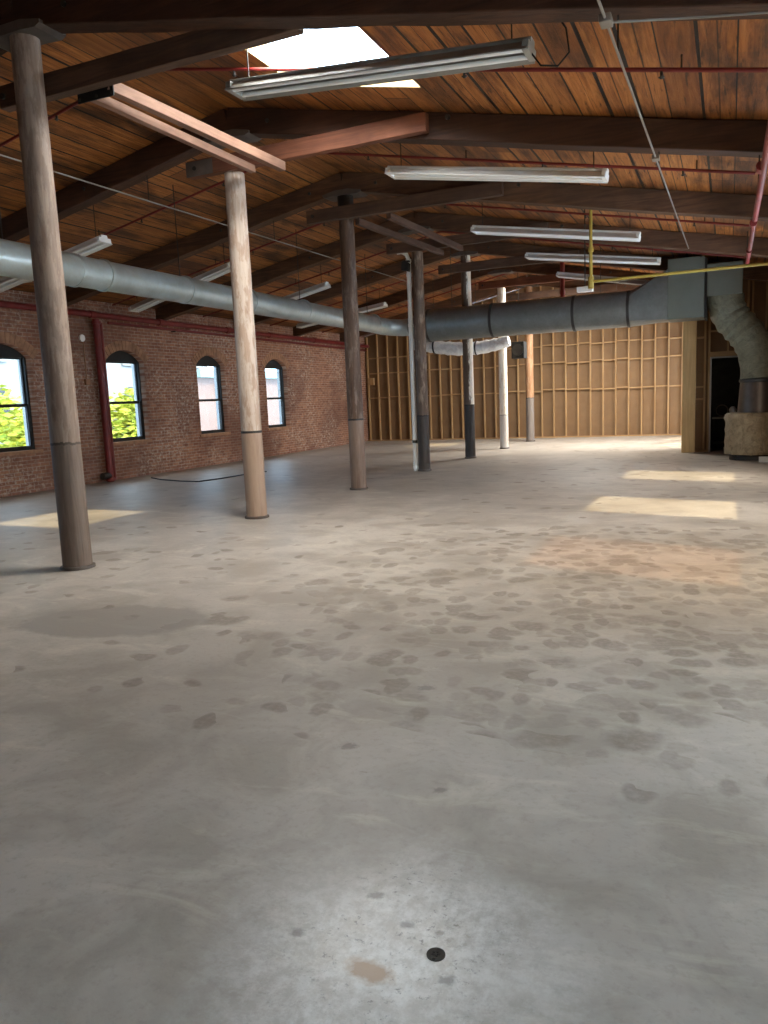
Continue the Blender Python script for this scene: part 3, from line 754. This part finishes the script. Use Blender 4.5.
m = MB(); m.prism([(-6.10, 4.08), (-5.95, 4.05), (-5.93, 4.20), (-6.02, 4.26), (-6.08, 4.24)], 1, YT[3]-.20, YT[3]-.07); m.build('lamp_head', M['black'], t, bevel=.01)
m = MB(); m.box2((-6.03, YT[3]-.12, 4.24), (-5.95, YT[3]-.05, 4.27)); m.build('bracket', M['iron'], t)

# red pipes along the left wall
t = thing('sprinkler_main', (XL+.12, 15, 3.56), 'thick red pipe running along the top of the brick wall', 'pipe', 'red pipes on the left wall')
m = MB(); m.tube([(XL+.17, 4, 3.57), (XL+.17, YF-.12, 3.50)], .062, 14); m.build('pipe', M['red'], t, smooth=True)
for y in (7.9, 10.2, 12.75, 14.9, 17.6, 19.7, 22.4, 24.8):
    m = MB(); z = 3.57-.07*(y-4)/22.5; m.tube([(XL+.17, y-.07, z), (XL+.17, y+.07, z)], .078, 14); m.build('coupling', M['red'], t, smooth=True)
t = thing('sprinkler_feed', (XL+.2, 15, 3.4), 'thin red pipe just below the thick one on the brick wall', 'pipe', 'red pipes on the left wall')
m = MB(); m.tube([(XL+.08, 13.3, 3.42), (XL+.08, YF-.12, 3.36)], .032, 10); m.build('pipe', M['red'], t, smooth=True)
for y in (15.5, 18.7, 21.9):
    m = MB(); m.box2((XL, y-.02, 3.36), (XL+.12, y+.02, 3.38)); m.build('bracket', M['iron'], t)
t = thing('sprinkler_riser', (XL+.17, 12.85, 0), 'thick red vertical pipe left of the second window', 'pipe')
m = MB(); m.tube([(XL+.17, 12.85, 0), (XL+.17, 12.85, 3.455)], .072, 14); m.build('pipe', M['red'], t, smooth=True)
m = MB(); m.tube([(XL+.09, 13.06, .02), (XL+.09, 13.06, 3.40)], .04, 10); m.build('side_pipe', M['red'], t, smooth=True)
m = MB(); m.tube([(XL+.17, 12.85, .14), (XL+.17, 12.62, .14)], .07, 12); m.build('valve_outlet', M['iron'], t, smooth=True)
for z in (.05, 3.38):
    m = MB(); m.lathe((XL+.17, 12.85, z), [(.075, -.03), (.10, -.028), (.10, .028), (.075, .03)], 14); m.build('flange', M['red'], t)
# branch lines across the roof, one in every bay
BL = ['in the first bay beside the skylight', 'in the second bay beyond the skylight', 'in the third bay', 'in the fourth bay past the white drain pipe', 'in the fifth bay', 'in the sixth bay by the stud wall']
for k in range(6):
    y = YT[k] + 1.48
    t = thing('sprinkler_branch', (XC, y, 5.0), 'thin red sprinkler pipe crossing the planks '+BL[k], 'pipe', 'red sprinkler branch pipes')
    dz = .115
    m = MB(); m.tube([(XL+.17, y, deck_z(XL+.17)-dz), (XC-.05, y, RIDGE-dz-.01), (XC+.05, y, RIDGE-dz-.01), (.22, y, deck_z(.22)-dz)], .018, 8); m.build('pipe', M['red'], t, smooth=True)
    for x in (-11., -8.6, -7., -4.6, -2.2, -.55):
        m = MB(); z = deck_z(x)-dz; m.tube([(x, y, z), (x, y, z-.05), (x, y, z-.055), (x, y, z-.07)], [.014, .012, .028, .008], 8); m.build('sprinkler_head', M['iron'], t)
    for x in (-9.5, -3.2, -.4):
        m = MB(); m.tube([(x, y, deck_z(x)-dz), (x, y, deck_z(x)-.001)], .008, 6); m.build('hanger', M['iron'], t)
t = thing('sprinkler_main', (.22, 10, 3.46), 'red pipe running away down the right edge of the ceiling', 'pipe')
m = MB(); m.tube([(.255, 6.4, 3.47), (.24, 9.1, 3.42), (.22, 14.6, 3.46)], .031, 12); m.build('pipe', M['red'], t, smooth=True)
for y, z in ((8.2, 3.455), (10.6, 3.40), (12.9, 3.435)):
    m = MB(); m.tube([(.22, y-.08, z), (.22, y+.08, z)], .042, 12); m.build('coupling', M['red'], t, smooth=True)
for y in (8.72, 11.9, 14.5):
    m = MB(); m.tube([(.22, y, 3.42), (.22, y, raf_z(.22)+.02 if y != 14.5 else deck_z(.22))], .008, 6); m.build('hanger', M['iron'], t)
# yellow gas pipe
t = thing('gas_pipe', (-2, 12.2, 3.1), 'yellow gas pipe crossing in front of the plenum, with its riser', 'pipe')
m = MB(); m.tube([(-1.93, 12.2, deck_z(-1.93)-.002), (-1.93, 12.2, 3.10)], .024, 10); m.build('riser', M['yellow'], t, smooth=True)
m = MB(); m.tube([(-1.93, 12.2, 3.13), (XR, 12.2, 3.14)], .022, 10); m.build('pipe', M['yellow'], t, smooth=True)
m = MB(); m.tube([(-1.93, 12.2, 3.03), (-1.93, 12.2, 3.20)], .042, 10); m.build('tee', M['yellow'], t, smooth=True)
m = MB(); m.tube([(-1.93, 12.2, 3.56), (-1.93, 12.2, 3.62)], .040, 10); m.build('coupling', M['yellow'], t, smooth=True)
t = thing('emergency_light', (-2.2, 13.6, 3.2), 'small white emergency lamp above the big duct by the foot of the yellow riser', 'lamp')
m = MB(); m.box2((-2.38, 13.55, 3.16), (-2.12, 13.68, 3.25)); m.build('case', M['white_enamel'], t, bevel=.01)
m = MB(); m.tube([(-2.25, 13.61, 3.25), (-2.25, 13.61, deck_z(-2.25)+.02)], .010, 8); m.build('stem', M['iron'], t)
t = thing('drop_pipe', (-3.85, 19.9, 3.9), 'short red vertical pipe showing above the big duct beside the white post', 'pipe')
m = MB(); m.tube([(-3.9, 20.2, 3.6), (-3.9, 20.2, deck_z(-3.9)+.02)], .055, 10); m.build('pipe', M['red'], t, smooth=True)
m = MB(); m.tube([(-3.9, 20.2, 3.95), (-3.9, 20.2, 4.05)], .07, 10); m.build('coupling', M['red'], t, smooth=True)

# conduits
t = thing('conduit', (-.7, 10, 3.75), 'thin grey conduit with junction boxes slanting down the right of the ceiling', 'conduit')
p0, p1 = Vector((-.70, 3.6, 3.595)), Vector((-.70, 15.0, 3.90))
m = MB(); m.tube([p0, p1], .009, 8); m.build('tube', M['conduit'], t, smooth=True)
for y in (5.0, 8.35):
    c = p0.lerp(p1, (y-3.6)/11.4); m = MB(); m.box(c, (.07, .11, .045)); m.build('junction_box', M['conduit'], t, bevel=.006)
m = MB(); m.tube([(-.68, 5.05, 3.64), (-.2, 5.30, 3.66), (XR, 5.35, 3.50)], .008, 8); m.build('side_tube', M['conduit'], t, smooth=True)
for y in (5.54, 8.72, 11.9):
    c = p0.lerp(p1, (y-3.6)/11.4); m = MB(); m.tube([c, (c.x, c.y, raf_z(c.x)+.02)], .006, 6); m.build('hanger', M['iron'], t)
t = thing('conduit', (-7.2, 10, 4.28), 'long thin grey conduit hung under the left rafters', 'conduit')
m = MB(); m.tube([(-7.2, 4.5, 4.27), (-7.2, 17.9, 4.33)], .0105, 8); m.build('tube', M['conduit'], t, smooth=True)
for k in range(4):
    m = MB(); z = 4.27+.06*(YT[k]-4.5)/13.4; m.tube([(-7.2, YT[k], z), (-7.2, YT[k], raf_z(-7.2)+.02)], .006, 6); m.build('hanger', M['iron'], t)

# small fittings on the brick wall and the far wall
t = thing('wall_sensor', (XL, 12.57, 3.06), 'round white fitting high on the brick between the first two windows', 'fitting')
m = MB(); m.tube([(XL, 12.57, 3.06), (XL+.03, 12.57, 3.06), (XL+.035, 12.57, 3.06)], [.075, .075, .05], 16); m.build('disc', M['white_pvc'], t, smooth=True)
t = thing('outlet_box', (XL, 12.59, 2.15), 'small rusty outlet box on the brick below the round white fitting', 'box')
m = MB(); m.box2((XL, 12.53, 2.09), (XL+.05, 12.65, 2.21)); m.build('box', M['arch_brick'], t, bevel=.005)
m = MB(); m.tube([(XL+.02, 12.59, 2.21), (XL+.02, 12.59, 2.98)], .012, 8); m.build('conduit', M['arch_brick'], t, smooth=True)
t = thing('electric_box', (-12.2, YF-.15, 2.2), 'small tan electric box at the left end of the stud wall', 'box')
m = MB(); m.box2((-12.30, YF-.13, 2.08), (-12.10, YF, 2.34)); m.build('box', M['pine'], t, bevel=.006)

# dark cord on the floor by the left wall
m = MB(); m.tube([(-11.75, 13.55, .012), (-11.2, 13.2, .012), (-10.4, 12.9, .012), (-9.95, 12.85, .012), (-9.8, 13.4, .012), (-9.75, 14.2, .012), (-9.6, 14.9, .012)], .016, 6)
tag(m.build('floor_cable', M['cord'], None, smooth=True), 'dark cable lying bent on the floor near the brick wall', 'cable')
# floor drain plug near the viewer
t = thing('floor_drain', (-.70, 1.775, 0), 'small black round hole plug in the concrete near the viewer', 'drain')
m = MB(); m.lathe((-.70, 1.775, 0), [(.026, 0), (.026, .003), (.019, .004), (.015, .001)], 20); m.build('rim', M['iron'], t, smooth=True)
m = MB(); m.lathe((-.70, 1.775, 0), [(.017, .0005), (.017, .0018), (.004, .002)], 14)
for a in range(5): m.box((-.70+.008*math.cos(a*1.3), 1.775+.008*math.sin(a*1.3), .003), (.008, .005, .004))
m.build('plug', M['black'], t)

# chair frame and cart glimpsed inside the dark doorway
t = thing('utility_cart', (-.05, 20.1, 0), 'dark utility cart inside the dark doorway', 'cart')
m = MB(); m.box2((-.36, YC+.35, .74), (.25, YC+.75, .78)); m.build('shelf', M['grey_box'], t, bevel=.008)
m = MB(); m.box2((-.36, YC+.35, .16), (.25, YC+.75, .20)); m.build('shelf', M['iron'], t, bevel=.008)
for x in (-.33, .22):
    for y in (YC+.38, YC+.72):
        m = MB(); m.tube([(x, y, .0), (x, y, .76)], .015, 8); m.build('leg', M['iron'], t)
t = thing('wire_coil', (-.15, 20.05, .78), 'coil of grey wire on the cart inside the dark doorway', 'wire')
m = MB(); m.tube([(-.15+.13*math.cos(a*.6), 20.05+.03*math.sin(a*1.7), .93+.13*math.sin(a*.6)) for a in range(26)], .012, 6); m.build('loop', M['conduit'], t, smooth=True)
t = thing('round_lamp', (.10, 20.0, .78), 'small white round lamp on the cart inside the dark doorway', 'lamp')
m = MB(); m.lathe((.08, 19.95, .78), [(.03, 0), (.05, .02), (.02, .05), (.03, .07), (.075, .12), (.08, .17), (.05, .23), (.01, .24)], 16); m.build('globe', M['white_enamel'], t, smooth=True)

# ------------------------------------------------------------------ outside the left windows
def leaf_mat(name, a, b):
    n = N(name); f = n.noise(n.coord(), 3., 3)
    c = n.ramp(f, [(.35, a), (.65, b)])
    m_ = n.set(c, .6)
    n.p.inputs['Subsurface Weight'].default_value = 0
    return m_
M['leaf'] = leaf_mat('yellow_green_leaves', (.30, .36, .03), (.55, .55, .06))
M['bark'] = wood('bark', (.05, .04, .03), (.12, .09, .07), 2)
M['bwall'] = paint('white_render', (.36, .35, .325), .8, 0, .06, .6)
M['bpink'] = paint('pinkish_brick_render', (.30, .185, .145), .8, 0, .15, 1.)
M['bwin'] = paint('distant_window_glass', (.09, .10, .115), .3, 0, .2)
M['eave'] = paint('pale_green_eave', (.27, .33, .28), .6, 0, .1)
m = MB(); m.box2((-90, -10, -4.3), (XL-.34, 110, -4.0)); n_ = paint('asphalt_yard', (.16, .16, .155), .9)
tag(m.build('ground', n_), 'yard outside the windows', kind='structure')
def tree(x, y, h, r, label):
    t = thing('street_tree', (x, y, -4), label, 'tree', 'trees outside the windows')
    m = MB(); m.tube([(x, y, -4), (x+.1, y, -2), (x, y+.1, h-1.2)], [.2, .16, .05], 10); m.build('trunk', M['bark'], t, smooth=True)
    m = MB()
    for i in range(2600):
        d = Vector((R.gauss(0, 1), R.gauss(0, 1), R.gauss(0, 1))).normalized()
        p = Vector((x, y, h-r*1.15)) + Vector((d.x*r, d.y*r, d.z*r*1.15))*(R.random()**.35)*(.85+.25*noise.noise(d*2.+Vector((x, y, 0))))
        s = R.uniform(.10, .2); q = Matrix.Rotation(R.uniform(0, 6.28), 3, 'Z') @ Matrix.Rotation(R.uniform(0, 3.14), 3, 'X')
        m.face([p + q @ Vector(c) for c in ((-s, 0, 0), (0, -s*.5, .02), (s, 0, 0), (0, s*.5, .02))])
    m.build('crown', M['leaf'], t)
tree(-19.5, 15.6, 2.8, 1.95, 'yellow-green tree seen through the left edge window')
tree(-20.8, 19.15, 2.2, 1.5, 'yellow-green tree seen at the right of the left edge window')
tree(-20.0, 22.4, 2.5, 1.55, 'yellow-green tree seen through the second window, right of the red riser')
def building(x, y0, y1, z1, mat, label, rows, ww, wh, arches=False):
    t = thing('building', (x, (y0+y1)/2, -4), label, 'building')
    m = MB(); m.box2((x-2.6, y0, -4), (x, y1, z1)); m.build('walls', M[mat], t)
    n = max(2, int((y1-y0)/3.2))
    for z in rows:
        for i in range(n):
            y = y0+(i+.5)*(y1-y0)/n
            m = MB(); o, _ = arch(y-ww/2, y+ww/2, z, z+wh, z+wh+(.4 if arches else .06)); m.prism(o, 0, x-.1, x+.04)
            fr = m.build('window', M['bwin'], t)
            m = MB(); m.box2((x+.04, y-ww/2-.1, z-.12), (x+.16, y+ww/2+.1, z)); m.build('ledge', M[mat], fr)
    m = MB(); m.box2((x-2.8, y0-.2, z1), (x+.35, y1+.2, z1+.35)); m.build('cornice', M['eave'] if mat == 'bpink' else M[mat], t)
    if mat == 'bpink':
        m = MB(); m.tube([(x+.2, 33.4, -4), (x+.2, 33.4, z1)], .14, 10); m.build('downpipe', M['bwin'], t, smooth=True)
building(-34, 14, 46, 13., 'bwall', 'tall white building behind the yellow-green trees', (-2.6, .9, 4.4, 7.9), 1.1, 1.7, True)
building(-24, 31.6, 50, 3.0, 'bpink', 'low pinkish building with a pale green eave seen through the two right windows', (-2.8, .2), .9, 1.6)
# ------------------------------------------------------------------ light
def sun(direction, strength, color, angle):
    l = bpy.data.lights.new('sun', 'SUN'); l.energy = strength; l.color = color; l.angle = angle
    o = bpy.data.objects.new('sun', l); C.objects.link(o); o.location = (20, 5, 20)
    o.rotation_euler = Vector(direction).to_track_quat('-Z', 'Y').to_euler()
sun((-5.0, 1.2, -4.75), 4.6, (1., .81, .47), math.radians(1.2))
def area(name, loc, direction, sx, sy, power, color):
    l = bpy.data.lights.new(name, 'AREA'); l.shape = 'RECTANGLE'; l.size = sx; l.size_y = sy; l.energy = power; l.color = color
    o = bpy.data.objects.new(name, l); C.objects.link(o); o.location = loc
    o.rotation_euler = Vector(direction).to_track_quat('-Z', 'Y').to_euler()
    return o
DAY = (1., .88, .70)
for y, p in zip(RW, (5, 7, 13, 42, 62, 210, 70)):
    area('window_daylight', (XR-.03, y, 1.8), (-1, 0, -.05), 1.5, 1.8, p, DAY)  # daylight lamps; the two nearest are added fill
for (xa, xb, ya, yb), p in zip(SKY, (235, 600)):
    area('skylight_daylight', ((xa+xb)/2, (ya+yb)/2, deck_z((xa+xb)/2)+.32), (-.2, 0, -1), xb-xa, yb-ya, p, (1., .95, .87))
for y in WY_ALL:
    o = area('portal', (XL-.36, y, 1.75), (1, 0, 0), 1.15, 1.9, 1, (1, 1, 1)); o.data.cycles.is_portal = True

W = bpy.data.worlds.new('sky'); S.world = W; W.use_nodes = True
nt = W.node_tree; nt.nodes.clear()
wo = nt.nodes.new('ShaderNodeOutputWorld'); bg = nt.nodes.new('ShaderNodeBackground')
tc = nt.nodes.new('ShaderNodeTexCoord'); sp = nt.nodes.new('ShaderNodeSeparateXYZ'); rp = nt.nodes.new('ShaderNodeValToRGB')
nt.links.new(tc.outputs['Generated'], sp.inputs[0]); nt.links.new(sp.outputs[2], rp.inputs[0])
e = rp.color_ramp.elements; e[0].position = 0.; e[0].color = (.40, .66, 1., 1); e[1].position = .7; e[1].color = (.44, .45, .46, 1)
nt.links.new(rp.outputs[0], bg.inputs[0]); bg.inputs[1].default_value = 14.5; nt.links.new(bg.outputs[0], wo.inputs[0])

# ------------------------------------------------------------------ camera
cam = bpy.data.cameras.new('camera'); co = bpy.data.objects.new('camera', cam); C.objects.link(co); S.camera = co
cam.sensor_fit = 'HORIZONTAL'; cam.sensor_width = 36; cam.lens = 36*771.04/768; cam.clip_end = 300; cam.clip_start = .02
r_, u_, f_ = Vector((.91359, .40446, -.04203)), Vector((-.01995, .14781, .98881)), Vector((-.40615, .90253, -.14311))
mt = Matrix((r_, u_, -f_)).transposed().to_4x4(); mt.translation = (0, 0, 1.5); co.matrix_world = mt

S.view_settings.view_transform = 'Standard'; S.view_settings.look = 'None'; S.view_settings.gamma = 1; S.view_settings.use_curve_mapping = False
S.view_settings.exposure = 0.42
S.cycles.use_denoising = True
S.cycles.max_bounces = 10; S.cycles.diffuse_bounces = 6; S.cycles.glossy_bounces = 4; S.cycles.transparent_max_bounces = 12
S.cycles.sample_clamp_indirect = 6.0
